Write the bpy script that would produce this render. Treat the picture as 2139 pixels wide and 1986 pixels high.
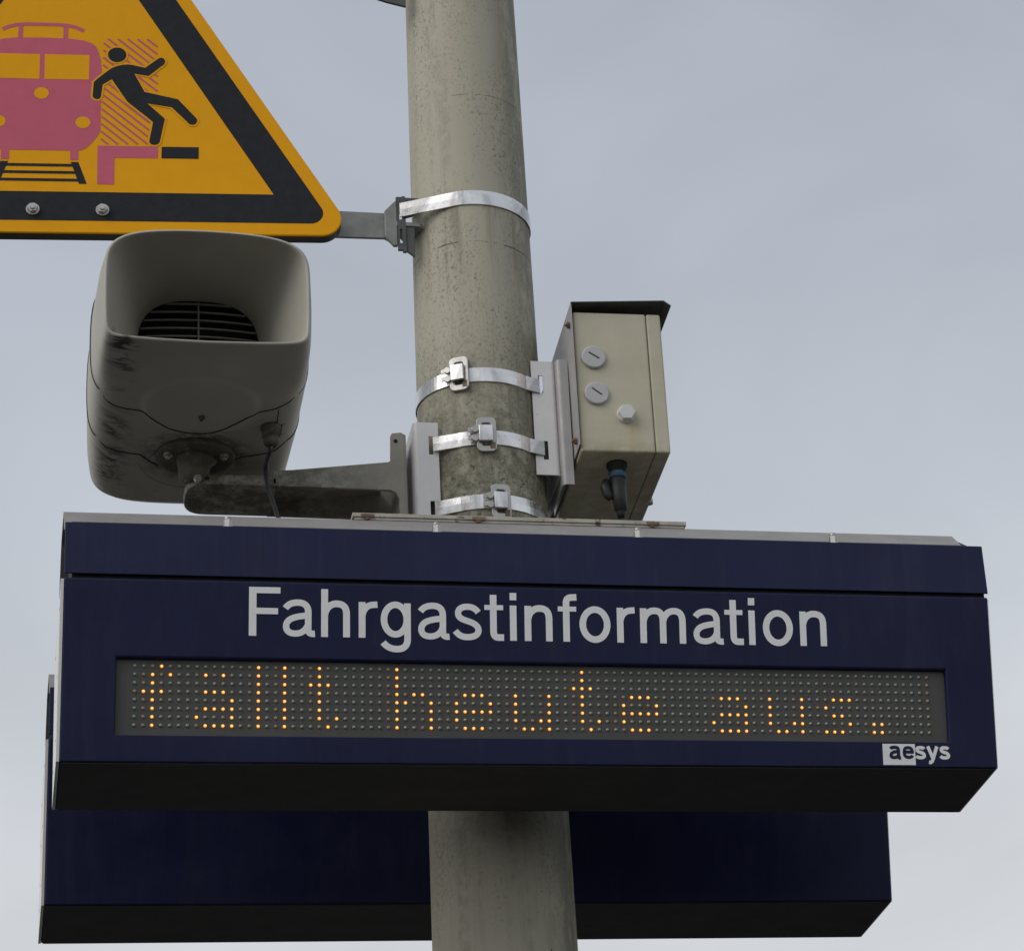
import bpy, math, random
from mathutils import Vector, Matrix
random.seed(7)
for o in list(bpy.data.objects): bpy.data.objects.remove(o)
scene = bpy.context.scene
COL = scene.collection
R = math.radians
EYE = 1.6            # height of the lens above the platform

# ------------------------------------------------------------------ camera
cam = bpy.data.cameras.new('camera'); camo = bpy.data.objects.new('camera', cam); COL.objects.link(camo)
cam.sensor_width = 36; cam.sensor_fit = 'HORIZONTAL'; cam.lens = 36*6064.97/2139
cam.shift_x = -(1568.77-1069.5)/2139; cam.shift_y = (983.72-993.0)/2139
cam.clip_start = .05; cam.clip_end = 3000
pi_, ro, ya = R(26.2746), R(5.3752), R(16.0416)
fw = Vector((math.cos(pi_)*math.sin(ya), math.cos(pi_)*math.cos(ya), math.sin(pi_)))
rt = Vector((math.cos(ya), -math.sin(ya), 0)); up = rt.cross(fw)
r2 = math.cos(ro)*rt-math.sin(ro)*up; u2 = math.cos(ro)*up+math.sin(ro)*rt
camo.matrix_world = Matrix(((r2.x,u2.x,-fw.x,0),(r2.y,u2.y,-fw.y,0),(r2.z,u2.z,-fw.z,EYE),(0,0,0,1)))
scene.camera = camo

# ------------------------------------------------------------------ sky and sun
SUN_EL, SUN_AZ = 40, -66      # azimuth measured from -Y (behind the camera) towards -X
world = bpy.data.worlds.new('World'); scene.world = world; world.use_nodes = True
wn, wl = world.node_tree.nodes, world.node_tree.links
wn.clear()
wo = wn.new('ShaderNodeOutputWorld'); bg = wn.new('ShaderNodeBackground'); bg.inputs['Strength'].default_value = .1
sky = wn.new('ShaderNodeTexSky'); sky.sky_type = 'NISHITA'; sky.sun_disc = False
sun_dir = Vector((math.sin(R(SUN_AZ))*math.cos(R(SUN_EL)), -math.cos(R(SUN_AZ))*math.cos(R(SUN_EL)), math.sin(R(SUN_EL))))
sky.sun_elevation = R(SUN_EL); sky.sun_rotation = math.atan2(sun_dir.x, sun_dir.y)
sky.dust_density = 3
tc = wn.new('ShaderNodeTexCoord'); sep = wn.new('ShaderNodeSeparateXYZ'); wl.new(tc.outputs['Generated'], sep.inputs[0])
ramp = wn.new('ShaderNodeValToRGB'); e = ramp.color_ramp.elements
e[0].position = .0; e[0].color = (.72,.735,.755,1); e[1].position = 1; e[1].color = (.43,.47,.545,1)
for pos, c in ((.27,(.72,.735,.755,1)), (.38,(.59,.62,.665,1)), (.50,(.462,.50,.562,1)), (.64,(.425,.463,.525,1))):
    n_ = e.new(pos); n_.color = c
wl.new(sep.outputs['Z'], ramp.inputs[0])
mp = wn.new('ShaderNodeMapping'); mp.inputs['Scale'].default_value = (2.6,2.6,4.6); mp.inputs['Rotation'].default_value = (0,.35,0)
wl.new(tc.outputs['Generated'], mp.inputs[0])
nz = wn.new('ShaderNodeTexNoise'); nz.inputs['Scale'].default_value = 2.3; nz.inputs['Detail'].default_value = 6; nz.inputs['Roughness'].default_value = .45; nz.inputs['Distortion'].default_value = .7
wl.new(mp.outputs[0], nz.inputs['Vector'])
mr = wn.new('ShaderNodeMapRange'); mr.inputs[1].default_value = .3; mr.inputs[2].default_value = .7; mr.inputs[3].default_value = .925; mr.inputs[4].default_value = 1.08
wl.new(nz.outputs['Fac'], mr.inputs[0])
sc = wn.new('ShaderNodeVectorMath'); sc.operation = 'SCALE'; wl.new(ramp.outputs[0], sc.inputs[0]); 
m10 = wn.new('ShaderNodeMath'); m10.operation = 'MULTIPLY'; m10.inputs[1].default_value = 10.0; wl.new(mr.outputs[0], m10.inputs[0])
wl.new(m10.outputs[0], sc.inputs['Scale'])
mix = wn.new('ShaderNodeMixRGB'); mix.inputs[0].default_value = .93
wl.new(sky.outputs[0], mix.inputs[1]); wl.new(sc.outputs[0], mix.inputs[2])
wl.new(mix.outputs[0], bg.inputs[0]); wl.new(bg.outputs[0], wo.inputs[0])

sl = bpy.data.lights.new('sun', 'SUN'); sl.energy = 1.5; sl.angle = R(50); sl.color = (1,.965,.91)
slo = bpy.data.objects.new('sun', sl); COL.objects.link(slo)
slo.rotation_euler = (-sun_dir).to_track_quat('-Z','Y').to_euler()
scene.view_settings.view_transform = 'Standard'; scene.view_settings.look = 'None'
scene.view_settings.exposure = 0; scene.view_settings.gamma = 1; scene.view_settings.use_curve_mapping = False
scene.render.engine = 'CYCLES'

# ------------------------------------------------------------------ materials
class N:
    """small node graph helper"""
    def __init__(s, name):
        s.m = bpy.data.materials.new(name); s.m.use_nodes = True; s.t = s.m.node_tree
        s.b = s.t.nodes['Principled BSDF']; s.c = s.t.nodes.new('ShaderNodeTexCoord')
    def new(s, ty): return s.t.nodes.new(ty)
    def link(s, a, b): s.t.links.new(a, b)
    def noise(s, scale, detail=4, rough=.6, stretch=(1,1,1), dist=0, coord='Object'):
        mp = s.new('ShaderNodeMapping'); mp.inputs['Scale'].default_value = stretch; s.link(s.c.outputs[coord], mp.inputs[0])
        n = s.new('ShaderNodeTexNoise'); n.inputs['Scale'].default_value = scale; n.inputs['Detail'].default_value = detail
        n.inputs['Roughness'].default_value = rough; n.inputs['Distortion'].default_value = dist
        s.link(mp.outputs[0], n.inputs['Vector']); return n.outputs['Fac']
    def rng(s, v, a, b, c=0, d=1):
        n = s.new('ShaderNodeMapRange'); s.link(v, n.inputs[0])
        for i, q in enumerate((a,b,c,d)): n.inputs[i+1].default_value = q
        return n.outputs[0]
    def math(s, op, a, b=None):
        n = s.new('ShaderNodeMath'); n.operation = op
        for i, v in enumerate((a,b)):
            if v is None: continue
            if isinstance(v,(int,float)): n.inputs[i].default_value = v
            else: s.link(v, n.inputs[i])
        return n.outputs[0]
    def mixc(s, f, a, b):
        n = s.new('ShaderNodeMixRGB')
        for i, v in enumerate((f,a,b)):
            if isinstance(v,(int,float)): n.inputs[i].default_value = v
            elif isinstance(v,tuple): n.inputs[i].default_value = (*v,1)
            else: s.link(v, n.inputs[i])
        return n.outputs[0]
    def xyz(s):
        n = s.new('ShaderNodeSeparateXYZ'); s.link(s.c.outputs['Object'], n.inputs[0]); return n.outputs
    def bump(s, h, strength=.2, dist=.001):
        n = s.new('ShaderNodeBump'); n.inputs['Strength'].default_value = strength; n.inputs['Distance'].default_value = dist
        s.link(h, n.inputs['Height']); s.link(n.outputs[0], s.b.inputs['Normal'])

def mat(name, col, rough=.5, metal=0, var=.08, scale=9, speck=.0, speck_col=(.05,.045,.035), speck_scale=160, thr=.66, bump=0, spec=.5, rvar=.1):
    n = N(name); b = n.b
    f = n.noise(scale, 5)
    c = n.mixc(n.rng(f,.3,.7), tuple(x*(1-var) for x in col), tuple(min(1,x*(1+var)) for x in col))
    if speck:
        s1 = n.rng(n.noise(speck_scale, 3), thr, thr+.05)
        s2 = n.rng(n.noise(scale*1.7, 3), .45, .62)
        c = n.mixc(n.math('MULTIPLY', n.math('MULTIPLY', s1, s2), speck), c, speck_col)
    n.link(c, b.inputs['Base Color'])
    n.link(n.rng(n.noise(scale*3,4), .3,.7, max(.02,rough-rvar), min(1,rough+rvar)), b.inputs['Roughness'])
    b.inputs['Metallic'].default_value = metal; b.inputs['Specular IOR Level'].default_value = spec
    if bump: n.bump(n.noise(260,3), bump, .0006)
    return n.m

M = {}
def navy_mat():
    n = N('navy_paint'); b = n.b
    c = n.mixc(n.rng(n.noise(5,5),.3,.7), (.0115,.0150,.052), (.0150,.0195,.066))
    run = n.rng(n.noise(34,5,.7,(1,1,.05)), .50,.72); dust = n.rng(n.noise(6,6,.7), .42,.70)
    c = n.mixc(n.math('MULTIPLY', run, .10), c, (.10,.10,.11))
    c = n.mixc(n.math('MULTIPLY', dust, .045), c, (.14,.14,.15))
    sp = n.rng(n.noise(330,2), .74,.77)
    c = n.mixc(n.math('MULTIPLY', sp, .25), c, (.14,.14,.14))
    n.link(c, b.inputs['Base Color']); b.inputs['Specular IOR Level'].default_value = .2
    n.link(n.rng(n.noise(12,5),.3,.7,.36,.56), b.inputs['Roughness'])
    n.bump(n.math('ADD', n.noise(260,3), n.math('MULTIPLY', n.noise(4,2), 3.0)), .05, .0008)
    return n.m
M['navy'] = navy_mat()
M['navy_edge'] = M['navy']
M['under'] = mat('dark_underside_paint', (.088,.084,.081), .7, var=.08, scale=6, bump=.04, spec=.15)
M['white_side'] = mat('white_side_paint', (.82,.81,.78), .5, var=.04, scale=14, speck=.5, speck_col=(.2,.18,.15))
M['roof'] = mat('grey_roof_sheet', (.27,.255,.245), .55, var=.10, scale=22, speck=.4, speck_col=(.10,.08,.06), bump=.05)
M['dark'] = mat('dark_gap', (.012,.012,.012), .8)
M['letter'] = mat('white_vinyl', (.95,.95,.94), .55, var=.03, scale=30, spec=.3)
M['logo_navy'] = mat('navy_vinyl', (.018,.02,.06), .5, var=.03, spec=.3)
M['led_board'] = mat('led_board_grey', (.090,.092,.084), .55, var=.08, scale=10, bump=.05, spec=.4)
M['grille_bar'] = mat('dark_plastic_bar', (.24,.24,.22), .5)
M['rubber'] = mat('black_rubber', (.018,.018,.018), .55)
M['cable'] = mat('cable_black', (.03,.03,.038), .38)
M['blue_ring'] = mat('blue_plastic', (.06,.14,.22), .4)
M['sign_yellow'] = mat('yellow_sign_foil', (.86,.39,.006), .5, var=.03, scale=30, bump=.03, spec=.12, speck=.5, speck_col=(.25,.12,.03), speck_scale=60, thr=.72)
M['sign_black'] = mat('black_sign_foil', (.024,.026,.030), .55, var=.15, scale=60, bump=.03, spec=.12)
M['sign_pink'] = mat('faded_red_sign_foil', (.60,.13,.19), .5, var=.05, scale=25, bump=.03, spec=.12)
M['sign_back'] = mat('dark_sign_rim', (.05,.045,.04), .5)
M['steel'] = mat('zinc_steel', (.47,.455,.43), .42, metal=.75, var=.12, scale=30, speck=.8, speck_col=(.12,.07,.03), speck_scale=180, thr=.68)
M['galv'] = mat('galvanised_steel', (.27,.27,.255), .55, metal=.3, var=.22, scale=25, bump=.1)
M['dark_cast'] = mat('dark_cast_metal', (.10,.10,.095), .55, metal=.2, var=.2, scale=30)
M['plate'] = mat('painted_bracket', (.76,.745,.74), .5, metal=.1, var=.05, scale=25, speck=.9, speck_col=(.16,.09,.04), speck_scale=220, thr=.69)
M['plate_dull'] = mat('dull_bracket', (.42,.40,.40), .5, metal=.2, var=.08, scale=25, speck=.9, speck_col=(.16,.09,.04), speck_scale=220, thr=.69)
M['cap'] = mat('grey_plastic_cap', (.50,.49,.50), .45, var=.04, scale=40)
M['cap_light'] = mat('light_plastic_nut', (.66,.66,.64), .4, var=.04, scale=40)
M['rust'] = mat('rusty_screw', (.20,.14,.10), .6, metal=.5, var=.3, scale=80)
M['old_plate'] = mat('weathered_plate', (.44,.41,.35), .7, var=.2, scale=30, speck=.95, speck_col=(.09,.06,.04), speck_scale=45, thr=.58, bump=.2)
M['ground'] = mat('platform_asphalt', (.036,.035,.034), .9, var=.15, scale=.5)

def strap_mat():
    n = N('stainless_strap'); b = n.b
    f = n.noise(9, 3, .5, (1,1,.5), .6)
    c = n.mixc(n.rng(f,.44,.54), (.46,.45,.44), (.88,.87,.86))  # light and dark blotches painted in for the strap's reflections
    sp = n.rng(n.noise(240,3), .66,.71)
    c = n.mixc(n.math('MULTIPLY', sp, .7), c, (.12,.08,.05))
    n.link(c, b.inputs['Base Color']); b.inputs['Metallic'].default_value = .9
    n.link(n.rng(n.noise(45,4),.3,.7,.16,.42), b.inputs['Roughness'])
    n.bump(n.noise(60,3), .22, .0012)
    return n.m
M['strap'] = strap_mat()

def pole_mat():
    n = N('grey_green_pole_paint'); b = n.b; X, Y, Z = n.xyz()
    base = n.mixc(n.rng(n.noise(3,5,.6,(1,1,.35)),.3,.7), (.385,.357,.28), (.475,.445,.35))
    # algae and soot: fine specks gathered in clouds and faint vertical streaks
    clouds = n.rng(n.noise(9,4,.65,(1,1,.4)), .42,.60)
    specks = n.rng(n.noise(190,4,.75,(1,1,.7)), .52,.64)
    c = n.mixc(n.math('MULTIPLY', n.math('MULTIPLY', clouds, specks), .68), base, (.10,.10,.07))
    streak = n.rng(n.noise(22,5,.7,(1,1,.05)), .50,.66)
    c = n.mixc(n.math('MULTIPLY', n.math('MULTIPLY', streak, n.rng(n.noise(50,4,.7),.36,.58)), .38), c, (.13,.115,.075))
    pits = n.rng(n.noise(95,3,.6,(1,1,.6)), .70,.74)
    c = n.mixc(n.math('MULTIPLY', pits, .8), c, (.055,.045,.03))
    # greener and dirtier on the right flank and between the lower straps
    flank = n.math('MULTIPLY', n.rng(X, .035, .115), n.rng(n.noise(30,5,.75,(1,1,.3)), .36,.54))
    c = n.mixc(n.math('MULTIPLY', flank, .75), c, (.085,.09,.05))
    low = n.math('MULTIPLY', n.rng(Z, 4.30, 4.02), n.rng(Z, 3.2, 3.7))
    lown = n.math('MULTIPLY', low, n.rng(n.noise(34,5,.75), .40,.60))
    c = n.mixc(n.math('MULTIPLY', lown, .7), c, (.10,.105,.06))
    lows = n.math('MULTIPLY', low, n.rng(n.noise(120,4,.7), .56,.64))
    c = n.mixc(n.math('MULTIPLY', lows, .7), c, (.03,.03,.018))
    for zt_, ln_ in ((4.562,.22),(4.172,.10),(4.040,.10),(3.905,.10)):
        below = n.math('MULTIPLY', n.rng(Z, zt_+.004, zt_-.004), n.rng(Z, zt_-ln_, zt_-.01))
        runs = n.rng(n.noise(38,4,.6,(1,1,.06)), .50,.64)
        c = n.mixc(n.math('MULTIPLY', n.math('MULTIPLY', below, runs), .5), c, (.10,.085,.05))
    # two hair-thin circumferential seams, rust-stained
    for zc, wdt, am in ((4.815,.0011,.75), (4.478,.0022,.9)):
        wob = n.math('MULTIPLY', n.math('SUBTRACT', n.noise(9,3), .5), .012)
        d = n.math('ABSOLUTE', n.math('SUBTRACT', n.math('ADD', Z, wob), zc))
        line = n.math('MULTIPLY', n.rng(d, wdt, wdt*.3), n.rng(n.noise(17,4,.7), .47,.56))
        c = n.mixc(n.math('MULTIPLY', line, am), c, (.085,.055,.025))
    n.link(c, b.inputs['Base Color']); b.inputs['Roughness'].default_value = .62; b.inputs['Specular IOR Level'].default_value = .35
    n.bump(n.math('ADD', n.noise(150,4,.7), n.math('MULTIPLY', pits, -1.0)), .25, .001)
    return n.m
M['pole'] = pole_mat()

def speaker_mat():
    n = N('offwhite_speaker_plastic'); b = n.b; X, Y, Z = n.xyz()
    base = n.mixc(n.rng(n.noise(6,4),.3,.7), (.40,.38,.325), (.47,.45,.39))
    # mildew runs along the lower left edge (object origin is at the mounting flange)
    edge = n.math('MULTIPLY', n.rng(X,-.108,-.140), n.rng(X,-.186,-.160))
    edge = n.math('MULTIPLY', edge, n.rng(Z,.055,.012))
    st = n.rng(n.noise(34,5,.75,(.5,1.3,.5),1.1), .45,.56)
    st2 = n.rng(n.noise(11,4,.6,(.4,1,.4)), .40,.54)
    c = n.mixc(n.math('MULTIPLY', n.math('MULTIPLY', n.math('MULTIPLY', edge, st), st2), .95), base, (.028,.022,.014))
    rear = n.math('MULTIPLY', n.rng(Y,-.18,.16), n.rng(Z,.06,.0))
    gr = n.rng(n.noise(14,5,.7), .46,.66)
    c = n.mixc(n.math('MULTIPLY', n.math('MULTIPLY', rear, gr), .4), c, (.16,.14,.09))
    # dirt round the flange
    vl = n.new('ShaderNodeVectorMath'); vl.operation = 'LENGTH'; n.link(n.c.outputs['Object'], vl.inputs[0])
    ring = n.math('MULTIPLY', n.rng(vl.outputs['Value'], .118,.078), n.rng(n.noise(40,5,.75), .42,.58))
    c = n.mixc(n.math('MULTIPLY', ring, .75), c, (.05,.045,.025))
    n.link(c, b.inputs['Base Color']); b.inputs['Roughness'].default_value = .5; b.inputs['Specular IOR Level'].default_value = .4
    n.bump(n.noise(420,2), .06, .0004)
    return n.m
M['speaker'] = speaker_mat()
def arm_mat():
    n = N('mouldy_shaded_bracket_casting'); b = n.b; X, Y, Z = n.xyz()
    base = n.mixc(n.rng(n.noise(12,4),.3,.7), (.31,.295,.245), (.39,.37,.315))
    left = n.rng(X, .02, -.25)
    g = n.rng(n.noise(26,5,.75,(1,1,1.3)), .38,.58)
    c = n.mixc(n.math('MULTIPLY', n.math('MULTIPLY', left, g), .85), base, (.055,.052,.026))  # mould, strengthened to put the underside's shade into the colour
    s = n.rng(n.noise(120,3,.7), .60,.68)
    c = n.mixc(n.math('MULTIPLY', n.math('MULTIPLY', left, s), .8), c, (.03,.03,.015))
    n.link(c, b.inputs['Base Color']); b.inputs['Roughness'].default_value = .65
    n.bump(n.noise(160,4), .2, .0008)
    return n.m
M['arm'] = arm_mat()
M['flange'] = mat('mossy_flange', (.13,.12,.085), .75, var=.4, scale=45, speck=.9, speck_col=(.30,.28,.20), speck_scale=60, thr=.6, bump=.3)
def box_mat():
    n = N('beige_grp_enclosure'); b = n.b; X, Y, Z = n.xyz()
    base = n.mixc(n.rng(n.noise(9,5,.65),.3,.7), (.49,.46,.335), (.58,.545,.415))
    # ochre run below the vent plug, faint grime towards the lower edge
    run = n.math('MULTIPLY', n.rng(n.math('ABSOLUTE', n.math('SUBTRACT', X, .097)), .022,.0), n.math('MULTIPLY', n.rng(Z,.075,.05), n.rng(Z,-.02,.03)))
    c = n.mixc(n.math('MULTIPLY', n.math('MULTIPLY', run, n.rng(n.noise(30,4,.6,(1,1,.2)),.35,.6)), .5), base, (.52,.40,.14))
    low = n.math('MULTIPLY', n.rng(Z,.030,.004), n.rng(n.noise(30,4),.35,.6))
    c = n.mixc(n.math('MULTIPLY', low, .5), c, (.30,.24,.12))
    n.link(c, b.inputs['Base Color']); b.inputs['Roughness'].default_value = .6
    n.bump(n.noise(300,3), .15, .0006)
    return n.m
M['box'] = box_mat()
def emit(name, col, strength, base=(.5,.3,.1)):
    m = bpy.data.materials.new(name); m.use_nodes = True; b = m.node_tree.nodes['Principled BSDF']
    b.inputs['Base Color'].default_value = (*base,1); b.inputs['Emission Color'].default_value = (*col,1); b.inputs['Emission Strength'].default_value = strength
    b.inputs['Roughness'].default_value = .3
    return m
M['led_on'] = emit('lit_amber_led', (1,.60,.15), 1.5)
M['led_rim'] = emit('lit_amber_led_rim', (1,.26,.008), .95)
M['led_dim'] = emit('led_reflected_glow', (1,.45,.2), .035, (.27,.25,.18))  # weak emission put in for reflected glow on unlit LEDs
M['led_off'] = mat('clear_unlit_led', (.33,.35,.26), .2, var=.05)
M['led_ring'] = mat('led_socket', (.05,.05,.046), .5)

# ------------------------------------------------------------------ mesh helpers (coordinates: metres, z counted from the lens height)
class MB:
    def __init__(s): s.v = []; s.f = []; s.mi = []; s.sm = []
    def face(s, idx, mi=0, sm=False): s.f.append(idx); s.mi.append(mi); s.sm.append(sm)
    def add(s, vs, fs, mi=0, sm=False):
        o = len(s.v); s.v += [tuple(v) for v in vs]
        for f in fs: s.face([i+o for i in f], mi, sm)
        return s
    def box(s, x0,x1,y0,y1,z0,z1, mi=0):
        vs = [(x,y,z) for x in (x0,x1) for y in (y0,y1) for z in (z0,z1)]
        return s.add(vs, [(0,1,3,2),(4,6,7,5),(0,4,5,1),(2,3,7,6),(0,2,6,4),(1,5,7,3)], mi)
    def prism(s, poly, axis, a, b, mi=0, sm=False):
        """poly in the two other axes (x,y,z order), extruded a..b along axis"""
        n = len(poly); vs = []
        for t in (a,b):
            for p in poly:
                q = list(p); q.insert('xyz'.index(axis), t); vs.append(q)
        fs = [(i,(i+1)%n,n+(i+1)%n,n+i) for i in range(n)]
        s.add(vs, fs, mi, sm); o = len(s.v)-2*n
        s.face([o+i for i in range(n)][::-1], mi); s.face([o+n+i for i in range(n)], mi); return s
    def tube(s, pts, r, n=10, mi=0, caps=True):
        pts = [Vector(p) for p in pts]; rings = []; ref = None
        for i, p in enumerate(pts):
            d = (pts[min(i+1,len(pts)-1)]-pts[max(i-1,0)]).normalized()
            if ref is None: ref = Vector((0,0,1)) if abs(d.z) < .9 else Vector((1,0,0))
            a = d.cross(ref).normalized(); b = a.cross(d).normalized(); ref = b
            rr = r[i] if isinstance(r,(list,tuple)) else r
            rings.append([p+rr*(math.cos(2*math.pi*k/n)*a+math.sin(2*math.pi*k/n)*b) for k in range(n)])
        vs = [v for g in rings for v in g]
        fs = [(i*n+k, i*n+(k+1)%n, (i+1)*n+(k+1)%n, (i+1)*n+k) for i in range(len(pts)-1) for k in range(n)]
        s.add(vs, fs, mi, True); o = len(s.v)-len(vs)
        if caps:
            s.face([o+k for k in range(n)][::-1], mi); s.face([o+len(vs)-n+k for k in range(n)], mi)
        return s
    def cyl(s, p0, p1, r0, r1=None, n=20, mi=0, sm=True):
        r1 = r0 if r1 is None else r1
        s.tube([p0,p1], [r0,r1], n, mi)
        if not sm:
            for i in range(len(s.f)-n-2, len(s.f)): s.sm[i] = False
        return s
    def xf(s, M_):
        s.v = [tuple(M_ @ Vector(v)) for v in s.v]; return s
    def build(s, name, m, parent=None, bevel=0, kind=None, flip=False, fix=True):
        me = bpy.data.meshes.new(name); org = ORG[parent] if parent is not None else Vector((0,0,-EYE))
        me.from_pydata([tuple(Vector(v)-org) for v in s.v], [], s.f)
        ms = m if isinstance(m,(list,tuple)) else [m]
        for q in ms: me.materials.append(M[q])
        for p, mi, sm in zip(me.polygons, s.mi, s.sm): p.material_index = mi; p.use_smooth = sm
        if fix:
            import bmesh
            bm = bmesh.new(); bm.from_mesh(me); bmesh.ops.recalc_face_normals(bm, faces=bm.faces); bm.to_mesh(me); bm.free()
        me.update()
        o = bpy.data.objects.new(name, me); COL.objects.link(o)
        if parent is not None: o.parent = parent; ORG[o] = org
        else: ORG[o] = org
        if kind: o['kind'] = kind
        if bevel:
            bv = o.modifiers.new('bevel','BEVEL'); bv.width = bevel; bv.segments = 3; bv.limit_method = 'ANGLE'; bv.angle_limit = R(30)
            for p in me.polygons: p.use_smooth = True
            wnm = o.modifiers.new('wn','WEIGHTED_NORMAL'); wnm.keep_sharp = False
        return o
ORG = {}
def thing(name, label, cat, loc, group=None):
    o = bpy.data.objects.new(name, None); COL.objects.link(o); o.empty_display_size = .05
    o.location = (loc[0],loc[1],loc[2]+EYE); ORG[o] = Vector(loc); o['label'] = label; o['category'] = cat
    if group: o['group'] = group
    return o
def inst(name, src, parent, loc, rot=None):
    """another piece sharing src's mesh, placed at loc (mesh built round the parent's origin)"""
    o = bpy.data.objects.new(name, src); COL.objects.link(o); o.parent = parent; o.location = Vector(loc)-ORG[parent]
    if rot: o.rotation_euler = rot
    ORG[o] = ORG[parent]; return o
def mesh_only(mb, name, ms):
    t = mb; me = bpy.data.meshes.new(name); me.from_pydata(t.v, [], t.f)
    for q in ms: me.materials.append(M[q])
    for p, mi, sm in zip(me.polygons, t.mi, t.sm): p.material_index = mi; p.use_smooth = sm
    me.update(); return me

# ------------------------------------------------------------------ ground
g = MB(); S = 900
g.add([(-S,-S,-EYE),(S,-S,-EYE),(S,S,-EYE),(-S,S,-EYE)], [(0,1,2,3)])
go = g.build('ground', 'ground'); go['kind'] = 'structure'

# ------------------------------------------------------------------ pole
PX, PY = .8587, 4.7982
def prad(z): return .1279-.008*(z-1.2)
pole = thing('lamp_pole', 'tall grey-green painted tapering steel pole with algae specks, carrying displays, speaker and sign', 'pole', (PX,PY,-EYE))
b = MB(); n = 96; zs = [-EYE+.02+i*(5.2+EYE)/40 for i in range(41)]
b.tube([(PX,PY,z) for z in zs], [prad(z) for z in zs], n)
b.build('shaft', 'pole', pole)
b = MB(); b.cyl((PX,PY,-EYE),(PX,PY,-EYE+.02),.24,n=40)
b.build('base_plate', 'galv', pole)

# ------------------------------------------------------------------ display boards
W, HF, AF, DEP, GAP, HB = 1.55, .2969, R(11.154), .2185, .0063, .0905
LEAN = HF*math.sin(AF); HZ = HF*math.cos(AF)
def board(name, P, label, front=True, group='station display boards back to back on the pole'):
    t = thing(name, label, 'display board', P, group)
    X, Y, Z = P
    fu = Vector((0,-math.sin(AF),math.cos(AF))); nf = Vector((0,-math.cos(AF),-math.sin(AF)))
    P = Vector(P)
    def fp(u, v, d=0): return P+Vector((u,0,0))+v*fu+d*nf
    # lower housing: symmetric trapezoid, wider at the top
    b = MB()
    A = [fp(0,0),fp(W,0),fp(W,HF),fp(0,HF)]
    back = [Vector((X,Y+DEP,Z)),Vector((X+W,Y+DEP,Z)),Vector((X+W,Y+DEP+LEAN,Z+HZ)),Vector((X,Y+DEP+LEAN,Z+HZ))]
    vs = A+back
    if front:
        w = [(.084,.043),(1.466,.043),(1.466,.167),(.084,.167)]; D_ = -.011
        vs += [fp(*q) for q in w]+[fp(*q,D_) for q in w]
        fs = [(0,1,9,8),(1,2,10,9),(2,3,11,10),(3,0,8,11),(8,9,13,12),(9,10,14,13),(10,11,15,14),(11,8,12,15),(12,13,14,15)]
    else: fs = [(0,1,2,3)]
    fs += [(4,7,6,5),(0,4,5,1),(3,2,6,7),(0,3,7,4),(1,5,6,2)]
    b.add(vs, fs); b.build('housing', 'navy', t, bevel=.0035)
    # underside panel, a hair proud
    b = MB(); b.box(X+.004, X+W-.004, Y+.005, Y+DEP-.005, Z-.0015, Z+.004); b.build('underside_panel', 'under', t, bevel=.0006)
    # end panels
    for sx in (0,1):
        b = MB(); x0 = X-.0050 if sx == 0 else X+W-.0021
        b.prism([(Y+.0015,Z+.0005),(Y+DEP-.001,Z+.0005),(Y+DEP+LEAN-.001,Z+HZ-.003),(Y-LEAN+.0015,Z+HZ-.003)], 'x', x0, x0+(.0048 if sx == 0 else .0024))
        e_ = b.build('end_panel', 'white_side', t)
        if sx == 0:
            sc_ = MB().cyl((-.0003,0,0),(.001,0,0),.0032,n=10); scm = mesh_only(sc_, 'screw_mesh', ['dark'])
            for (yy,zz) in ((.04,.05),(.18,.05),(.04,.16),(.17,.17),(.0,.26),(.2,.26)): ob = inst('screw', scm, t, (x0,Y+yy,Z+zz)); ob.parent = e_
    # hood: upper fascia (front and rear), grey roof sheet, near-black fill standing for the shade inside the hollow hood
    zb = Z+HZ+GAP; zt = zb+HB; yf = Y-LEAN; yr = Y+DEP+LEAN; th = .003
    for k, (nm) in enumerate(('upper_fascia','rear_fascia')):
        b = MB()
        if k == 0: poly = [(yf,zb),(yf,zt),(yf+.032,zt),(yf+.032,zt-th),(yf+th,zt-th),(yf+th,zb)]
        else: poly = [(yr,zb),(yr,zt),(yr-.032,zt),(yr-.032,zt-th),(yr-th,zt-th),(yr-th,zb)]
        b.prism(poly, 'x', X, X+W+.0012); b.build(nm, 'navy', t, bevel=.0014)
    b = MB()
    poly = [(yf+.030,zt+.0005),(yf+.108,zt+.070),(yr-.108,zt+.070),(yr-.030,zt+.0005),(yr-.034,zt+.0005),(yr-.110,zt+.067),(yf+.110,zt+.067),(yf+.034,zt+.0005)]
    b.prism(poly, 'x', X-.001, X+W-.012); b.build('roof_sheet', 'roof', t)
    b = MB(); b.prism([(yf+.008,zb-.004),(yf+.008,zt-.006),(yf+.10,zt+.055),(yr-.10,zt+.055),(yr-.008,zt-.006),(yr-.008,zb-.004)], 'x', X+.012, X+W-.0035)
    b.build('hood_hollow_shade', 'dark', t)
    # studs along the roof flange
    st = MB(); st.cyl((0,0,0),(0,0,.020),.0078,n=6,sm=False); st.cyl((0,0,.020),(0,0,.026),.0055,n=12)
    sm_ = mesh_only(st,'stud_mesh',['steel'])
    for x in (.2592,.6025,.9458,1.2902): inst('stud', sm_, t, (X+x, yf+.0225, zt+.0003), (0,0,x*9))
    return t, fp
P1 = (.0917,4.3703,1.6956)
near, fp = board('display_board', P1, 'dark blue display board with white lettering and amber dot text in front of the pole')
far, _ = board('display_board', (P1[0]-.0068, P1[1]+.6334, P1[2]-.0228), 'plain dark blue back of the second display board, behind the pole', front=False)

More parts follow.
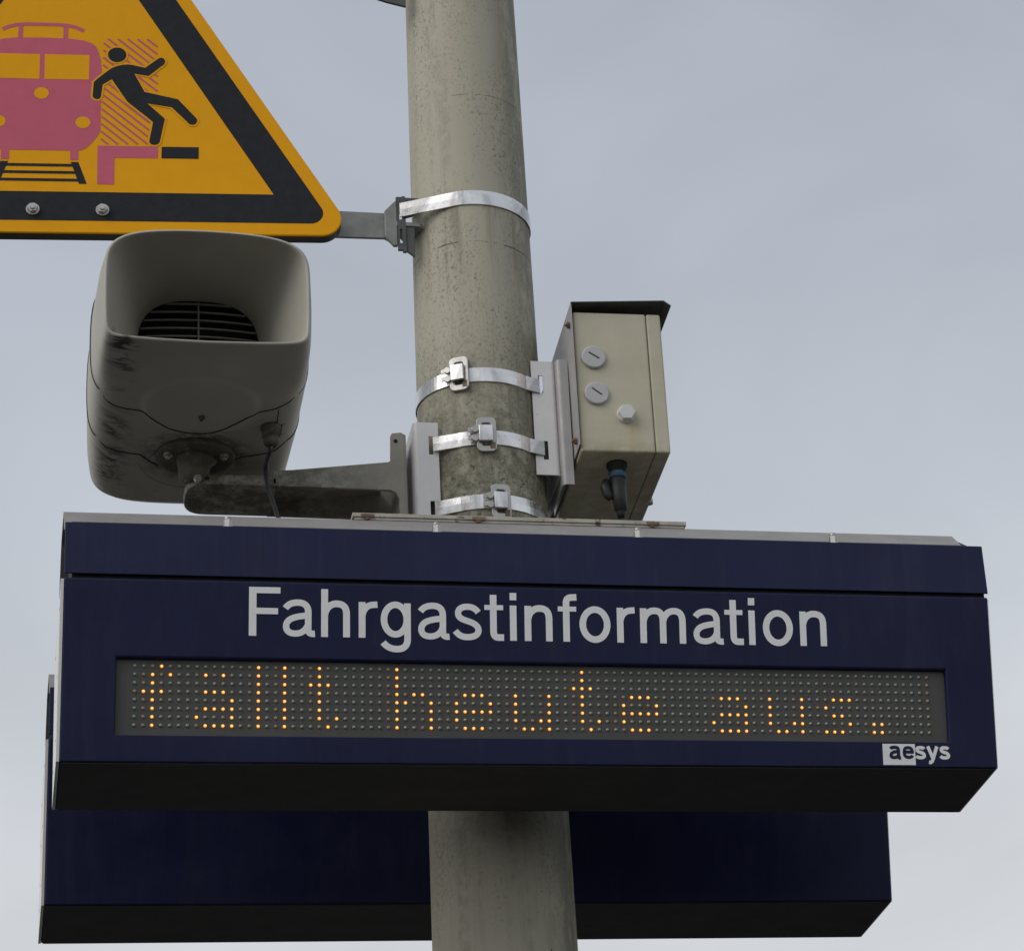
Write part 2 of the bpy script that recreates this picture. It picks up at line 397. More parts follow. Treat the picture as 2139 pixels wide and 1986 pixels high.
# ---- glyphs drawn as strokes, cap height 1
def bez(p0,p1,p2,p3,n=12): 
    out = []
    for i in range(1,n+1):
        t = i/n; a = 1-t
        out.append(tuple(a**3*p0[k]+3*a*a*t*p1[k]+3*a*t*t*p2[k]+t**3*p3[k] for k in (0,1)))
    return out
def path(start, *segs):
    pts = [start]
    for s_ in segs:
        if len(s_) == 2: pts.append(s_)
        else: pts += bez(pts[-1], *s_)
    return pts
def ell(cx, cy, rx, ry, n=40): return [(cx+rx*math.sin(2*math.pi*i/n), cy+ry*math.cos(2*math.pi*i/n)) for i in range(n+1)]
def stroke(pts, w):
    out = []; closed = math.dist(pts[0],pts[-1]) < 1e-6; m = len(pts)
    for i in range(m):
        a = pts[i-1] if i > 0 else (pts[-2] if closed else pts[0]); c = pts[i+1] if i < m-1 else (pts[1] if closed else pts[-1])
        p = pts[i]
        d1 = Vector((p[0]-a[0],p[1]-a[1])); d2 = Vector((c[0]-p[0],c[1]-p[1]))
        if d1.length < 1e-9: d1 = d2
        if d2.length < 1e-9: d2 = d1
        d1.normalize(); d2.normalize(); t = (d1+d2).normalized(); nn = Vector((-t.y,t.x)); k = 1/max(.5, nn.dot(Vector((-d1.y,d1.x))))
        out.append(((p[0]+nn.x*w/2*k, p[1]+nn.y*w/2*k), (p[0]-nn.x*w/2*k, p[1]-nn.y*w/2*k)))
    return out
def glyphs(w):
    h = w/2; x = .755; X2 = x-h   # x-height and upper centreline
    G = {}
    G['F'] = [([(.082,0),(.082,1)], w*1.08), ([(0.082,1-h*.92),(.63,1-h*.92)], w*.92), ([(.082,.51),(.585,.51)], w*.92)]
    arch = lambda x0,x1: path((x0,.44), ((x0+.02,.60),(x0+.12,X2),(x0+.24,X2)), ((x1-.06,X2),(x1,.62),(x1,.46)), (x1,0))
    G['h'] = [([(.075,0),(.075,.985)], w), (arch(.075,.515), w)]
    G['n'] = [([(.075,0),(.075,.735)], w), (arch(.075,.515), w)]
    G['m'] = [([(.075,0),(.075,.735)], w), (arch(.075,.49), w), (arch(.49,.905), w)]
    G['r'] = [([(.075,0),(.075,.735)], w), (path((.075,.42), ((.09,.58),(.17,X2-.01),(.31,X2-.005)), (.385,X2)), w*.95)]
    G['o'] = [(ell(.325,.37,.325-h,.37-h+.015), w)]
    G['a'] = [(path((.055,.575), ((.11,.66),(.19,X2+.01),(.31,X2+.01)), ((.45,X2+.01),(.51,.62),(.51,.50)), (.51,.15), ((.51,.08),(.55,.05),(.645,.062))), w*.95),
              (path((.51,.44), ((.40,.41),(.07,.42),(.07,.205)), ((.07,.11),(.14,h*.85),(.25,h*.85)), ((.38,h*.85),(.47,.13),(.51,.26))), w*.92)]
    G['g'] = [(ell(.30,.395,.30-h,.375-h), w*.97), (path((.545,.735), (.545,0.0), ((.545,-.16),(.45,-.215),(.33,-.215)), ((.21,-.215),(.12,-.17),(.05,-.08))), w*.97)]
    G['s'] = [(path((.505,.575), ((.45,.65),(.39,X2+.005),(.29,X2+.005)), ((.16,X2+.005),(.09,.64),(.09,.55)), ((.09,.455),(.18,.425),(.29,.39)), ((.42,.35),(.505,.30),(.505,.20)), ((.505,.115),(.42,h*.85),(.28,h*.85)), ((.17,h*.85),(.10,.09),(.03,.185))), w*.93)]
    G['t'] = [(path((.185,.95), (.185,.19), ((.185,.10),(.22,h*.9),(.29,h*.9)), (.40,h*.9)), w), ([(0,.685),(.39,.685)], w*.75)]
    G['i'] = [([(.076,0),(.076,.735)], w), ([(.076,.845),(.076,1.0)], w)]
    G['f'] = [(path((.175,0), (.175,.80), ((.175,.90),(.22,1-h),(.31,1-h)), (.395,1-h+.005)), w), ([(0,.685),(.385,.685)], w*.75)]
    G['e'] = [(path((.07,.40), (.575,.40), ((.575,.58),(.47,X2),(.325,X2)), ((.17,X2),(h,.58),(h,.37)), ((h,.19),(.17,h),(.335,h)), ((.45,h),(.53,.12),(.59,.21))), w*.9)]
    G['y'] = [([(.05,.735),(.325,.06)], w), (path((.60,.735), (.335,.02), ((.28,-.12),(.24,-.20),(.08,-.175))), w)]
    return G
def put_glyph(b, strokes, u0, v0, H, base_d, scale_x=1):
    for k, (pts, w) in enumerate(strokes):
        L = stroke(pts, w); d = base_d+k*.00012
        vs = []
        for l, r in L:
            vs.append(fp(u0+l[0]*H*scale_x, v0+l[1]*H, d)); vs.append(fp(u0+r[0]*H*scale_x, v0+r[1]*H, d))
        b.add(vs, [(2*i,2*i+1,2*i+3,2*i+2) for i in range(len(L)-1)])
G = glyphs(.138); H = .0806
word = [('F',.2906),('a',.3451),('h',.4065),('r',.4672),('g',.5033),('a',.5641),('s',.6232),('t',.6739),('i',.7157),('n',.7402),('f',.7966),('o',.8327),('r',.8956),('m',.935),('a',1.0259),('t',1.0806),('i',1.1216),('o',1.1467),('n',1.2108)]
for ch, u in word:
    b = MB(); put_glyph(b, G[ch], u, .2060 if u < .5 else .2052, H, .0004); b.build('letter', 'letter', near, fix=False)
# maker's mark: white block with dark letters, then white letters
b = MB(); b.add([fp(1.3468,.0036,.0003),fp(1.4040,.0036,.0003),fp(1.4040,.0394,.0003),fp(1.3468,.0394,.0003)], [(0,1,2,3)])
mark = b.build('maker_mark', 'letter', near, fix=False)
GB = glyphs(.205)
for ch, u, m_ in (('a',1.3590,'logo_navy'),('e',1.3815,'logo_navy'),('s',1.4046,'letter'),('y',1.4250,'letter'),('s',1.4474,'letter')):
    b = MB(); put_glyph(b, GB[ch], u, .0136, .0300, .0006, 1.0 if ch != 'y' else .98); b.build('letter', m_, mark, fix=False)

# ---- dot matrix
b = MB(); d0 = -.0095
b.add([fp(.0845,.0435,d0),fp(1.4655,.0435,d0),fp(1.4655,.1665,d0),fp(.0845,.1665,d0)], [(0,1,2,3)])
matrix = b.build('dot_matrix_panel', 'led_board', near, fix=False)
def led_mesh(name, mats, scale=1):
    b = MB(); n = 10; vs = []; nfv = Vector((0,-math.cos(AF),-math.sin(AF))); a = Vector((1,0,0)); c = nfv.cross(a)
    prof = [(.0039,.0002),(.0029,.0004),(.0025,.0012),(.0017,.0025),(.0009,.0030)]
    for r, d in prof:
        for k in range(n): vs.append(nfv*d*1.0+ (a*math.cos(2*math.pi*k/n)+c*math.sin(2*math.pi*k/n))*r*(scale if d > .0005 else 1))
    vs.append(nfv*.0032)
    fs = []; mi = []
    for i in range(len(prof)-1):
        for k in range(n): fs.append((i*n+k,i*n+(k+1)%n,(i+1)*n+(k+1)%n,(i+1)*n+k)); mi.append(0 if i == 0 else (1 if i <= 2 else 2))
    for k in range(n): fs.append((4*n+k,4*n+(k+1)%n,5*n)); mi.append(2)
    b.v = [tuple(v) for v in vs]; b.f = fs; b.mi = mi; b.sm = [i > 0 for i in mi]
    return b, mesh_only(b, name, mats)
_, led_on = led_mesh('lit_led_mesh', ['led_ring','led_rim','led_on'], 1.0)
_, led_dim = led_mesh('dim_led_mesh', ['led_ring','led_dim','led_dim'])
boff, led_off = led_mesh('led_mesh', ['led_ring','led_off','led_off'])
lit = set()
def L(cols, rows):
    for c_ in cols:
        for r_ in rows: lit.add((c_,r_))
L([3],[0]); L([2,4],[1]); L([2],[2,4,5,6,7]); L([1,2,3],[3])
L([8,10],[1]); L([8,9,10],[3]); L([11],[4]); L([8,9,10,11],[5]); L([7,11],[6]); L([8,9,10,11],[7])
L([14],range(8)); L([17],range(8)); L([21],range(7)); L([20,22],[2]); L([23],[6]); L([22],[7])
L([30],range(8)); L([32,33],[3]); L([31],[4]); L([34],[4,5,6,7])
L([38,39,40],[3,7]); L([37,41],[4]); L(range(37,42),[5]); L([37],[6])
L([44],[3,4,5,6]); L([48],[3,4,5,6,7]); L([47],[6]); L([45,46],[7])
L([52],range(7)); L([51,53],[2]); L([54],[6]); L([53],[7])
L([58,59,60],[3,7]); L([57,61],[4]); L(range(57,62),[5]); L([57],[6])
L([69,70,71],[3]); L([72],[4]); L([69,70,71,72],[5,7]); L([68,72],[6])
L([75],[3,4,5,6]); L([79],[3,4,5,6,7]); L([78],[6]); L([76,77],[7])
L([83,84,85],[3]); L([82],[4]); L([83,84],[5]); L([85],[6]); L([82,83,84],[7]); L([88,89],[6,7])
stuff = MB(); count = 0
for c_ in range(96):
    for r_ in range(8):
        p = fp(.1137+c_*(1.3203/95), .1557-r_*.01364, d0)
        if (c_,r_) in lit: inst('lit_led', led_on, matrix, p)
        elif (c_+1,r_) in lit or (c_ == 95 and r_ < 5): inst('faint_led', led_dim, matrix, p)
        elif count < 300 : inst('unlit_led', led_off, matrix, p); count += 1
        else:
            o = len(stuff.v); stuff.v += [tuple(Vector(v)+p) for v in boff.v]
            for f, mi, sm in zip(boff.f, boff.mi, boff.sm): stuff.face([i+o for i in f], mi, sm)
stuff.build('unlit_led_field', ['led_ring','led_off','led_off'], matrix, kind='stuff', fix=False)

# ------------------------------------------------------------------ joining plate lying over both roofs
jt = P1[2]+HZ+GAP+HB+.070
jp = thing('joining_plate', 'flat weathered steel plate with rusty corners lying across the display board roof at the pole', 'plate', (.85,4.7,jt))
b = MB()
x0, x1 = P1[0]+.474, P1[0]+1.053
b.box(x0+.004, x1-.004, 4.420, 4.62, jt+.0006, jt+.0046); b.build('lower_plate', 'old_plate', jp)
b = MB(); b.box(x0, x1, 4.418, 4.62, jt+.0054, jt+.0125); b.build('upper_plate', 'old_plate', jp, bevel=.0007)
for x in (x0+.025, x0+.215, x1-.06):
    b = MB(); b.cyl((x,4.4175,jt+.005),(x,4.43,jt+.005),.0052,n=8); b.box(x-.011,x+.012,4.4168,4.4185,jt+.004,jt+.0105); b.build('rust_blister', 'rust', jp, bevel=.001)
for y0 in (4.62,):
    for xa in (PX-.22, PX+.17):
        b = MB(); b.box(xa, xa+.05, 4.62, 5.20, jt-.03, jt+.001); b.build('cross_bar', 'galv', jp)

# ------------------------------------------------------------------ steel straps
def ring_pt(phi, z, off): r = prad(z)+off; return (PX+r*math.sin(phi), PY-r*math.cos(phi), z)
def strap(label, ctrl, h, buckle=None, lead=None, tail=None, tilt=0):
    """ctrl = (phi0, phi1) degrees, z"""
    (a0,a1), z = ctrl
    t = thing('steel_strap', label, 'strap', (PX,PY,z), 'stainless straps round the pole')
    b = MB(); pts = []
    if lead: pts.append(lead)
    k = int(abs(a1-a0)/4)+1
    for i in range(k+1):
        ph = R(a0+(a1-a0)*i/k); zz = z+tilt*math.sin(ph); pts.append(ring_pt(ph, zz, .0016))
    if tail: pts.append(tail)
    # ribbon with thickness
    vs = []; m = len(pts)
    for i, p in enumerate(pts):
        a_ = Vector(pts[max(i-1,0)]); c_ = Vector(pts[min(i+1,m-1)]); d = (c_-a_); nn = Vector((d.y,-d.x,0)).normalized()
        if nn.dot(Vector((p[0]-PX,p[1]-PY,0))) < 0: nn = -nn
        p = Vector(p)
        for off, dz in ((0,-h/2),(0,h/2),(.0014,h/2-.0008),(.0018,0),(.0014,-h/2+.0008)): vs.append(p+nn*off+Vector((0,0,dz)))
    fs = [(5*i+j, 5*i+(j+1)%5, 5*i+5+(j+1)%5, 5*i+5+j) for i in range(m-1) for j in range(5)]
    b.add(vs, fs, 0, False); b.face([0,1,2,3,4]); b.face([5*(m-1)+j for j in range(5)]); b.build('band', 'strap', t)
    if buckle is not None:
        ph = R(buckle[0]); z0 = z+tilt*math.sin(ph)+buckle[1]
        o = Vector(ring_pt(ph, z0, .0045)); rx = Vector((math.cos(ph), math.sin(ph), 0)); ry = Vector((-math.sin(ph), math.cos(ph), 0)); rz = Vector((0,0,1))
        T = Matrix(((rx.x,ry.x,rz.x,o.x),(rx.y,ry.y,rz.y,o.y),(rx.z,ry.z,rz.z,o.z),(0,0,0,1)))
        # rounded frame
        def rr(w, hh, r, n=5):
            out = []
            for cx, cz, s0 in ((w-r,hh-r,0),(-w+r,hh-r,90),(-w+r,-hh+r,180),(w-r,-hh+r,270)):
                for i in range(n+1): an = R(s0+90*i/n); out.append((cx+r*math.cos(an), cz+r*math.sin(an)))
            return out
        O_, I_ = rr(.0185,.0350,.010), rr(.0085,.0235,.004); n_ = len(O_); b = MB(); vs = []
        for y_ in (-.003,.003):
            vs += [(x_,y_,z_) for x_,z_ in O_]+[(x_,y_,z_) for x_,z_ in I_]
        fs = []
        for i in range(n_):
            j = (i+1)%n_
            fs += [(i,j,n_+j,n_+i),(2*n_+i,3*n_+i,3*n_+j,2*n_+j),(i,2*n_+i,2*n_+j,j),(n_+i,n_+j,3*n_+j,3*n_+i)]
        b.add(vs, fs); b.xf(T); bk = b.build('buckle', 'steel', t, bevel=.0012)
        b = MB(); b.box(-.0145,.0115,-.0105,-.0045,-.0168,.0168); b.xf(T); b.build('folded_end', 'strap', bk, bevel=.002)
        for sz in (-1,1):
            b = MB(); b.cyl((-.021,-.007,.009*sz),(-.021,-.002,.009*sz),.0068,.0076,n=14); b.box(-.034,-.018,-.0055,-.0035,.003*sz,.013*sz) ; b.xf(T); b.build('ear', 'steel', bk, bevel=.001)
        b = MB(); b.box(.006,.016,-.0035,-.0015,-.030,-.0165); b.xf(T); b.build('tongue', 'rust', bk, bevel=.0006)
        b = MB(); s_ = buckle[2]; b.box(min(s_*.012,s_*.055),max(s_*.012,s_*.055),-.0036,-.0016,-.0158,.0158); 
        # lap of the strap end follows the pole: bend by stepping
        b.xf(T)
    return t
strap('wide bright steel strap at the sign clamp, highest on the pole', ((-21,178),2.975), .032, lead=(.7115,4.7318,2.967), tilt=0)
strap('steel strap with buckle above the speaker bracket, wrapped round the left side of the pole', ((-180,39),2.587), .030, (-26.3,.004,1), tail=(.9590,4.7100,2.583))
strap('middle steel strap with rust-spotted buckle, running from left bracket slot to right bracket slot', ((-30,39),2.455), .030, (-5,.004,1), lead=(.7548,4.7125,2.454), tail=(.9615,4.7100,2.452))
strap('lowest steel strap with buckle, just above the display board roof', ((-30,180),2.324), .030, (4.5,-.002,-1), lead=(.7540,4.7125,2.322))

# ------------------------------------------------------------------ right hand bracket and junction box
br = thing('slotted_bracket', 'pale slotted steel channel at the right side of the pole behind the strap ends', 'bracket', (.96,4.75,2.39), 'slotted mounting channels')
def channel(parent, x0, x1, y0, y1, z0, z1, slots, side, m='plate', th=.003, web=True):
    """front flange between x0..x1 at y0 with slots [(xa,xb,za,zb)], web on 'side'"""
    b = MB()
    xs = sorted({x0,x1,*[v for s_ in slots for v in s_[:2]]}); zs = sorted({z0,z1,*[v for s_ in slots for v in s_[2:]]})
    def hole(xm,zm): return any(s_[0] < xm < s_[1] and s_[2] < zm < s_[3] for s_ in slots)
    idx = {}
    for i in range(len(xs)-1):
        for j in range(len(zs)-1):
            if not hole((xs[i]+xs[i+1])/2,(zs[j]+zs[j+1])/2):
                b.box(xs[i],xs[i+1],y0,y0+th,zs[j],zs[j+1])
    f_ = b.build('front_flange', m, parent)
    import bmesh
    bm = bmesh.new(); bm.from_mesh(f_.data); bmesh.ops.remove_doubles(bm, verts=bm.verts, dist=1e-5)
    dd = {}
    for fc in bm.faces: dd.setdefault(tuple(round(q,5) for q in fc.calc_center_median()), []).append(fc)
    bmesh.ops.delete(bm, geom=[x for v in dd.values() if len(v) > 1 for x in v], context='FACES')
    bmesh.ops.recalc_face_normals(bm, faces=bm.faces); bm.to_mesh(f_.data); bm.free()
    if web:
        r_ = .009; s_ = 1 if side == 'right' else -1; xe = x1 if side == 'right' else x0
        poly = []
        for i in range(7): a_ = R(90*i/6); poly.append((xe+s_*(r_*math.sin(a_)), y0+r_-r_*math.cos(a_)))
        poly.append((xe+s_*r_, y1))
        inner = [(xe+s_*(r_-th), y1)]+[(xe+s_*((r_-th)*math.sin(R(90*i/6))), y0+r_-(r_-th)*math.cos(R(90*i/6))) for i in range(6,-1,-1)]
        b = MB(); b.prism(poly+inner, 'z', z0, z1, sm=False); b.build('web', m, parent)
        b = MB(); b.box(min(x0,x1)+.002, max(x0,x1), y1-.003, y1, z0, z1) ; b.build('rear_flange', m, parent)
channel(br, .9450,.9825, 4.712,4.88, 2.399,2.6377, [(.9580,.9665,2.570,2.6075),(.9600,.9695,2.4305,2.4690)], 'right')
br2 = thing('spacer_channel', 'dull grey steel channel squeezed between slotted bracket and beige junction box', 'bracket', (1.0,4.75,2.36))
b = MB()
poly = []
r_ = .009
for i in range(7): a_ = R(90*i/6); poly.append((.9905+r_-r_*math.sin(a_), 4.70+r_-r_*math.cos(a_)))
poly = [(1.0125,4.70),(.9995,4.70)]+poly[1:]+[(.9905,4.93),(.9935,4.93),(.9935,4.713),(.998,4.7035),(1.0125,4.7035)]
b.prism(poly, 'z', 2.375, 2.637); b.build('web', 'plate_dull', br2)
b = MB(); b.box(.994,1.012,4.90,4.93,2.38,2.60); b.build('rear_flange', 'dark_cast', br2)

jb = thing('junction_box', 'beige plastic junction box with grey screw plugs under a bent metal rain cover', 'junction box', (1.0176,4.65,2.4184))
rotz = Matrix.Translation(Vector((1.0176,4.65,0))) @ Matrix.Rotation(R(-1.4),4,'Z') @ Matrix.Translation(Vector((-1.0176,-4.65,0)))
def jbuild(b, name, m, parent=None, **k): b.xf(rotz); return b.build(name, m, parent or jb, **k)
BY = 5.02
jbuild(MB().box(1.0180,1.1580,4.65,BY,2.4184,2.713), 'enclosure', 'box', bevel=.0045)
lid = jbuild(MB().box(1.1588,1.1862,4.651,BY-.001,2.4192,2.7135), 'lid', 'box', bevel=.004)
jbuild(MB().box(1.150,1.168,4.656,BY-.006,2.4245,2.708), 'gasket', 'rubber')
jbuild(MB().cyl((1.183,4.86,2.427),(1.183,4.86,2.4165),.008,n=12), 'lid_screw', 'cap', lid)
# rain cover: left plate, top, chamfered right lip, small return along the bottom of the left plate
b = MB(); b.box(1.0140,1.0156,4.642,BY+.03,2.428,2.7270); cover = jbuild(b, 'rain_cover', 'plate_dull')
b = MB(); b.prism([(1.0140,2.7275),(1.1925,2.7370),(1.2065,2.7265),(1.2056,2.7250),(1.1920,2.7354),(1.0140,2.7259)], 'y', 4.638, BY+.05); jbuild(b, 'cover_top', 'dark_cast', cover)
for (y,z) in ((4.662,2.690),(4.664,2.446)):
    b = MB(); b.cyl((1.0145,y,z),(1.0085,y,z),.0065,n=6,sm=False); b.cyl((1.0085,y,z),(1.0040,y,z),.003,n=8); jbuild(b, 'cover_bolt', 'rust', cover)
for (x,z,an) in ((1.0522,2.6141,-33),(1.0535,2.5378,-38)):
    b = MB(); b.tube([(x,4.650,z),(x,4.6452,z),(x,4.6435,z)], [.0232,.0232,.0210], 32); pl = jbuild(b, 'screw_plug', 'cap')
    b = MB(); b.box(-.0115,.0115,-.0004,.0004,-.0013,.0013); b.xf(Matrix.Translation(Vector((x,4.6434,z+.003))) @ Matrix.Rotation(R(-an),4,'Y')); jbuild(b, 'slot', 'rubber', pl)
b = MB(); b.cyl((1.1061,4.650,2.4956),(1.1061,4.645,2.4956),.0178,n=24); b.cyl((1.1061,4.645,2.4956),(1.1061,4.635,2.4956),.0168,.0160,n=6,sm=False); jbuild(b, 'vent_plug', 'cap_light', bevel=.0012)
# round cable connector hanging under the box
cx_, cy_ = 1.0925, 4.700
b = MB(); b.tube([(cx_,cy_,2.4195),(cx_,cy_,2.412),(cx_,cy_,2.4115),(cx_,cy_,2.400)], [.0195,.0195,.0165,.0165], 20); gl = jbuild(b, 'cable_connector', 'rubber')
b = MB(); b.tube([(cx_,cy_,2.404),(cx_,cy_,2.388)], [.0162,.0158], 20); jbuild(b, 'blue_collar', 'blue_ring', gl)
b = MB(); b.tube([(cx_,cy_,2.388),(cx_,cy_,2.384),(cx_+.0005,cy_,2.352),(cx_+.001,cy_,2.322),(cx_+.001,cy_,2.3215),(cx_+.0012,cy_,2.315),(cx_+.0012,cy_,2.308)], [.0150,.0146,.0138,.0118,.0095,.0095,.006], 18); jbuild(b, 'plug_sleeve', 'rubber', gl)
b = MB(); b.tube([(cx_-.020,cy_+.004,2.385),(cx_-.024,cy_+.002,2.37),(cx_-.020,cy_,2.352),(cx_-.014,cy_,2.345)], [.008,.010,.009,.006], 12); jbuild(b, 'cap_on_strap', 'rubber', gl)
b = MB(); b.tube([(cx_+.0012,cy_,2.31),(cx_+.003,cy_,2.25),(cx_+.004,cy_+.01,2.16),(cx_+.004,cy_+.03,2.10)], .0036, 10); jbuild(b, 'cable', 'cable', gl)

# ------------------------------------------------------------------ left bracket
bl = thing('slotted_bracket', 'pale slotted steel channel at the left side of the pole holding the speaker arm', 'bracket', (.735,4.72,2.17), 'slotted mounting channels')
channel(bl, .7280,.7650, 4.715,4.87, 2.17,2.5004, [(.7470,.7555,2.4345,2.4720),(.7460,.7550,2.302,2.3395)], 'left')

# ------------------------------------------------------------------ speaker
FX, FY, FZ = .3272, 4.755, 2.433
sp = thing('horn_loudspeaker', 'big off-white horn loudspeaker with mildew streaks, on a bracket left of the pole', 'loudspeaker', (FX,FY,FZ))
YM, YR = 4.350, 4.985
EXB = 1.0
def sec(cx, hx, zc, hz, ex, ntop=.0, nbot=.0, nside=.0, N_=120):
    dense = []
    for i in range(1600):
        a_ = 2*math.pi*i/1600; c_, s_ = math.cos(a_), math.sin(a_)
        eb = ex if s_ > 0 else ex*EXB; x = hx*math.copysign(abs(c_)**(2/eb), c_); z = hz*math.copysign(abs(s_)**(2/eb), s_)
        bow = (1-(x/hx)**2); z += (ntop if z > 0 else -nbot)*bow*min(1,abs(z)/hz*1.0)
        x += nside*(1-(z/hz)**2 if abs(z) < hz else 0)*math.copysign(1,x)*min(1,abs(x)/hx)
        dense.append((cx+x, zc+z))
    Ls = [0]
    for i in range(1600): Ls.append(Ls[-1]+math.dist(dense[i], dense[(i+1)%1600]))
    out = []; j = 0
    for k in range(N_):
        t = Ls[-1]*k/N_
        while Ls[j+1] < t: j += 1
        f_ = (t-Ls[j])/(Ls[j+1]-Ls[j]+1e-12); p, q = dense[j], dense[(j+1)%1600]
        out.append((p[0]+(q[0]-p[0])*f_, p[1]+(q[1]-p[1])*f_))
    return out
def ease(t): return t*t*(3-2*t)
def lerp_keys(keys, y):
    for a_, c_ in zip(keys, keys[1:]):
        if y <= c_[0]:
            t = (y-a_[0])/(c_[0]-a_[0]); return [p+(q-p)*t for p, q in zip(a_[1:], c_[1:])]
    return list(keys[-1][1:])
# y, centre x, half width, centre z, half height, exponent, top bow, bottom bow, side bow
K = [(YM,.3208,.1712,2.5490,.1020,7.0,.0135,.006,.003),(YM+.06,.3212,.1755,2.5500,.1070,6.5,.014,.004,.006),(YM+.22,.3222,.1800,2.5560,.1155,6.0,.015,.002,.010),(YM+.40,.3228,.1815,2.557,.1180,5.6,.015,.002,.008),
     (YM+.54,.3235,.1800,2.556,.1170,5.4,.015,.002,.004),(YM+.600,.3238,.1760,2.557,.1165,5.0,.014,.003,.003),(YM+.622,.3240,.168,2.558,.110,4.6,.012,.003,.002),(YM+.636,.3240,.150,2.558,.092,4.2,.008,.002,0),(YM+.640,.3240,.12,2.558,.065,4,.004,.0,0)]
def rimwave(x): return .022*(1-((x-.3235)/.17)**2)      # the lip bows away from the viewer in the middle of its lower edge
def zbot(x, y):
    cx, hx, zc, hz, ex, nt, nb, ns = lerp_keys(K, y); q = min(.999,abs((x-cx)/hx)); return zc-hz*(1-q**ex)**(1/ex)-nb*(1-q*q)
PAD = (.3235,4.563,.108)
def bumpz(x, y, z):
    if z < 2.49:
        d = math.hypot(x-PAD[0], y-PAD[1])
        t = max(0,min(1,(PAD[2]-d)/.016)); return z-.0065*ease(t)
    return z
b = MB(); N_ = 220; ys = [YM-.0045,YM-.0035,YM]+[YM+.004+.636*i/110 for i in range(111)]
rows = []
for i, y in enumerate(ys):
    k = lerp_keys(K, max(YM,y)); cx, hx, zc, hz, ex, nt, nb, ns = k
    if i == 0: hx -= .004; hz -= .004
    EXB = 2.6-1.6*min(1,max(0,(y-YM)/.2)); ex -= 1.5*(1-min(1,max(0,(y-YM)/.15)))
    if i == 1: hx -= .001; hz -= .001
    rows.append([(x, y, bumpz(x,y,z)) for x, z in sec(cx,hx,zc,hz,ex,nt,nb,ns,N_)])
vs = [v for r_ in rows for v in r_]
fs = [(i*N_+k, i*N_+(k+1)%N_, (i+1)*N_+(k+1)%N_, (i+1)*N_+k) for i in range(len(rows)-1) for k in range(N_)]
b.add(vs, fs, 0, True); b.face([(len(rows)-1)*N_+k for k in range(N_)])
# horn throat
GD = YM+.240; GR = .107; GZ = 2.553; MX = .3208
inner = []; M_ = 26
for i in range(M_+1):
    t = i/M_; y = YM-.0045+.0005*(i == 0)+(GD-YM)*t
    s_ = 1-(1-t)**1.7 if t < 1 else 1
    hx = .1662-(.1662-GR)*s_; hz = .0972-(.0972-GR)*s_; EXB = 2.6-1.6*min(1,t*1.3); ex = 5.5-2.7*ease(min(1,t*1.1)); nt = .0135*(1-s_); nb = .006*(1-s_)
    inner.append([(x,y,z) for x, z in sec(MX, hx, 2.5490+(GZ-2.549)*t, hz, ex, nt, nb, .003*(1-s_), N_)])
o = len(b.v); b.v += [v for r_ in inner for v in r_]
for i in range(M_):
    for k in range(N_): b.face([o+i*N_+(k+1)%N_, o+i*N_+k, o+(i+1)*N_+k, o+(i+1)*N_+(k+1)%N_], 0, True)
for k in range(N_): b.face([(k+1)%N_, k, o+k, o+(k+1)%N_], 0, True)
b.build('body', 'speaker', sp, fix=False)
EXB = 1.0
# grille
b = MB(); b.prism(sec(MX,GR+.003,GZ,GR+.003,2.8,N_=64), 'y', GD+.05, GD+.052); b.build('driver_recess', 'dark', sp)
ra, rb = ([(x,y,z) for x, z in sec(MX,GR+.002,GZ,GR+.002,2.8,N_=64)] for y in (GD-.001, GD+.05))
b = MB(); b.add(ra+rb, [(i,(i+1)%64,64+(i+1)%64,64+i) for i in range(64)], 0, True); b.build('throat_ring', 'dark', sp)
gr = MB(); gr.box(MX-.0014,MX+.0014,GD-.012,GD-.006,GZ-.100,GZ+.100); grille = gr.build('grille', 'grille_bar', sp)
for i in range(-6,7):
    zz = .0165*i
    hx = .1065*(max(0,1-(abs(zz)/.1065)**2.8))**(1/2.8); pts = []
    for j in range(13):
        x = -hx+2*hx*j/12; pts.append((MX+x, GD+.002-.012*(1-(x/.113)**2), GZ+zz))
    b = MB(); vs = []
    for p in pts:
        for dy, dz in ((0,-.0012),(0,.0012),(.004,.0012),(.004,-.0012)): vs.append((p[0],p[1]+dy,p[2]+dz))
    b.add(vs, [(4*q+c_,4*q+(c_+1)%4,4*q+4+(c_+1)%4,4*q+4+c_) for q in range(12) for c_ in range(4)]); b.build('slat', 'grille_bar', grille)
# seams of the shell
def seam(pts, left=None, right=None, r=.0016):
    pts = [(x*.9963,y*.9963) for x, y in pts]
    P_ = []
    for (xa,ya), (xb,yb) in zip(pts, pts[1:]):
        n_ = max(2,int(math.dist((xa,ya),(xb,yb))/.006))
        for i in range(n_): t = i/n_; x = xa+(xb-xa)*t; y = ya+(yb-ya)*t; P_.append((x,y,bumpz(x,y,zbot(x,y))))
    x, y = pts[-1]; P_.append((x,y,bumpz(x,y,zbot(x,y))))
    def side(sg, y0, y1):
        k = lerp_keys(K, y0); S_ = sec(*k, N_=200); q = [p for p in S_ if (p[0]-k[0])*sg > .15 and p[1] > P_[0 if sg < 0 else -1][2]]
        q = sorted(q, key=lambda p: p[1]); q = [p for p in q if p[1] < 2.66]
        return [(p[0], y0+(y1-y0)*(p[1]-q[0][1])/(q[-1][1]-q[0][1]), p[1]) for p in q]
    if left is not None: P_ = side(-1, pts[0][1], left)[::-1]+P_
    if right is not None: P_ = P_+side(1, pts[-1][1], right)
    return MB().tube(P_, r, 6)
s1 = [(.1530,4.578),(.1606,4.598),(.175,4.606),(.198,4.6094),(.2309,4.611),(.2511,4.6367),(.2758,4.662),(.3115,4.677),(.3464,4.675),(.374,4.6526),(.4136,4.605),(.4561,4.592),(.478,4.578),(.4900,4.562)]
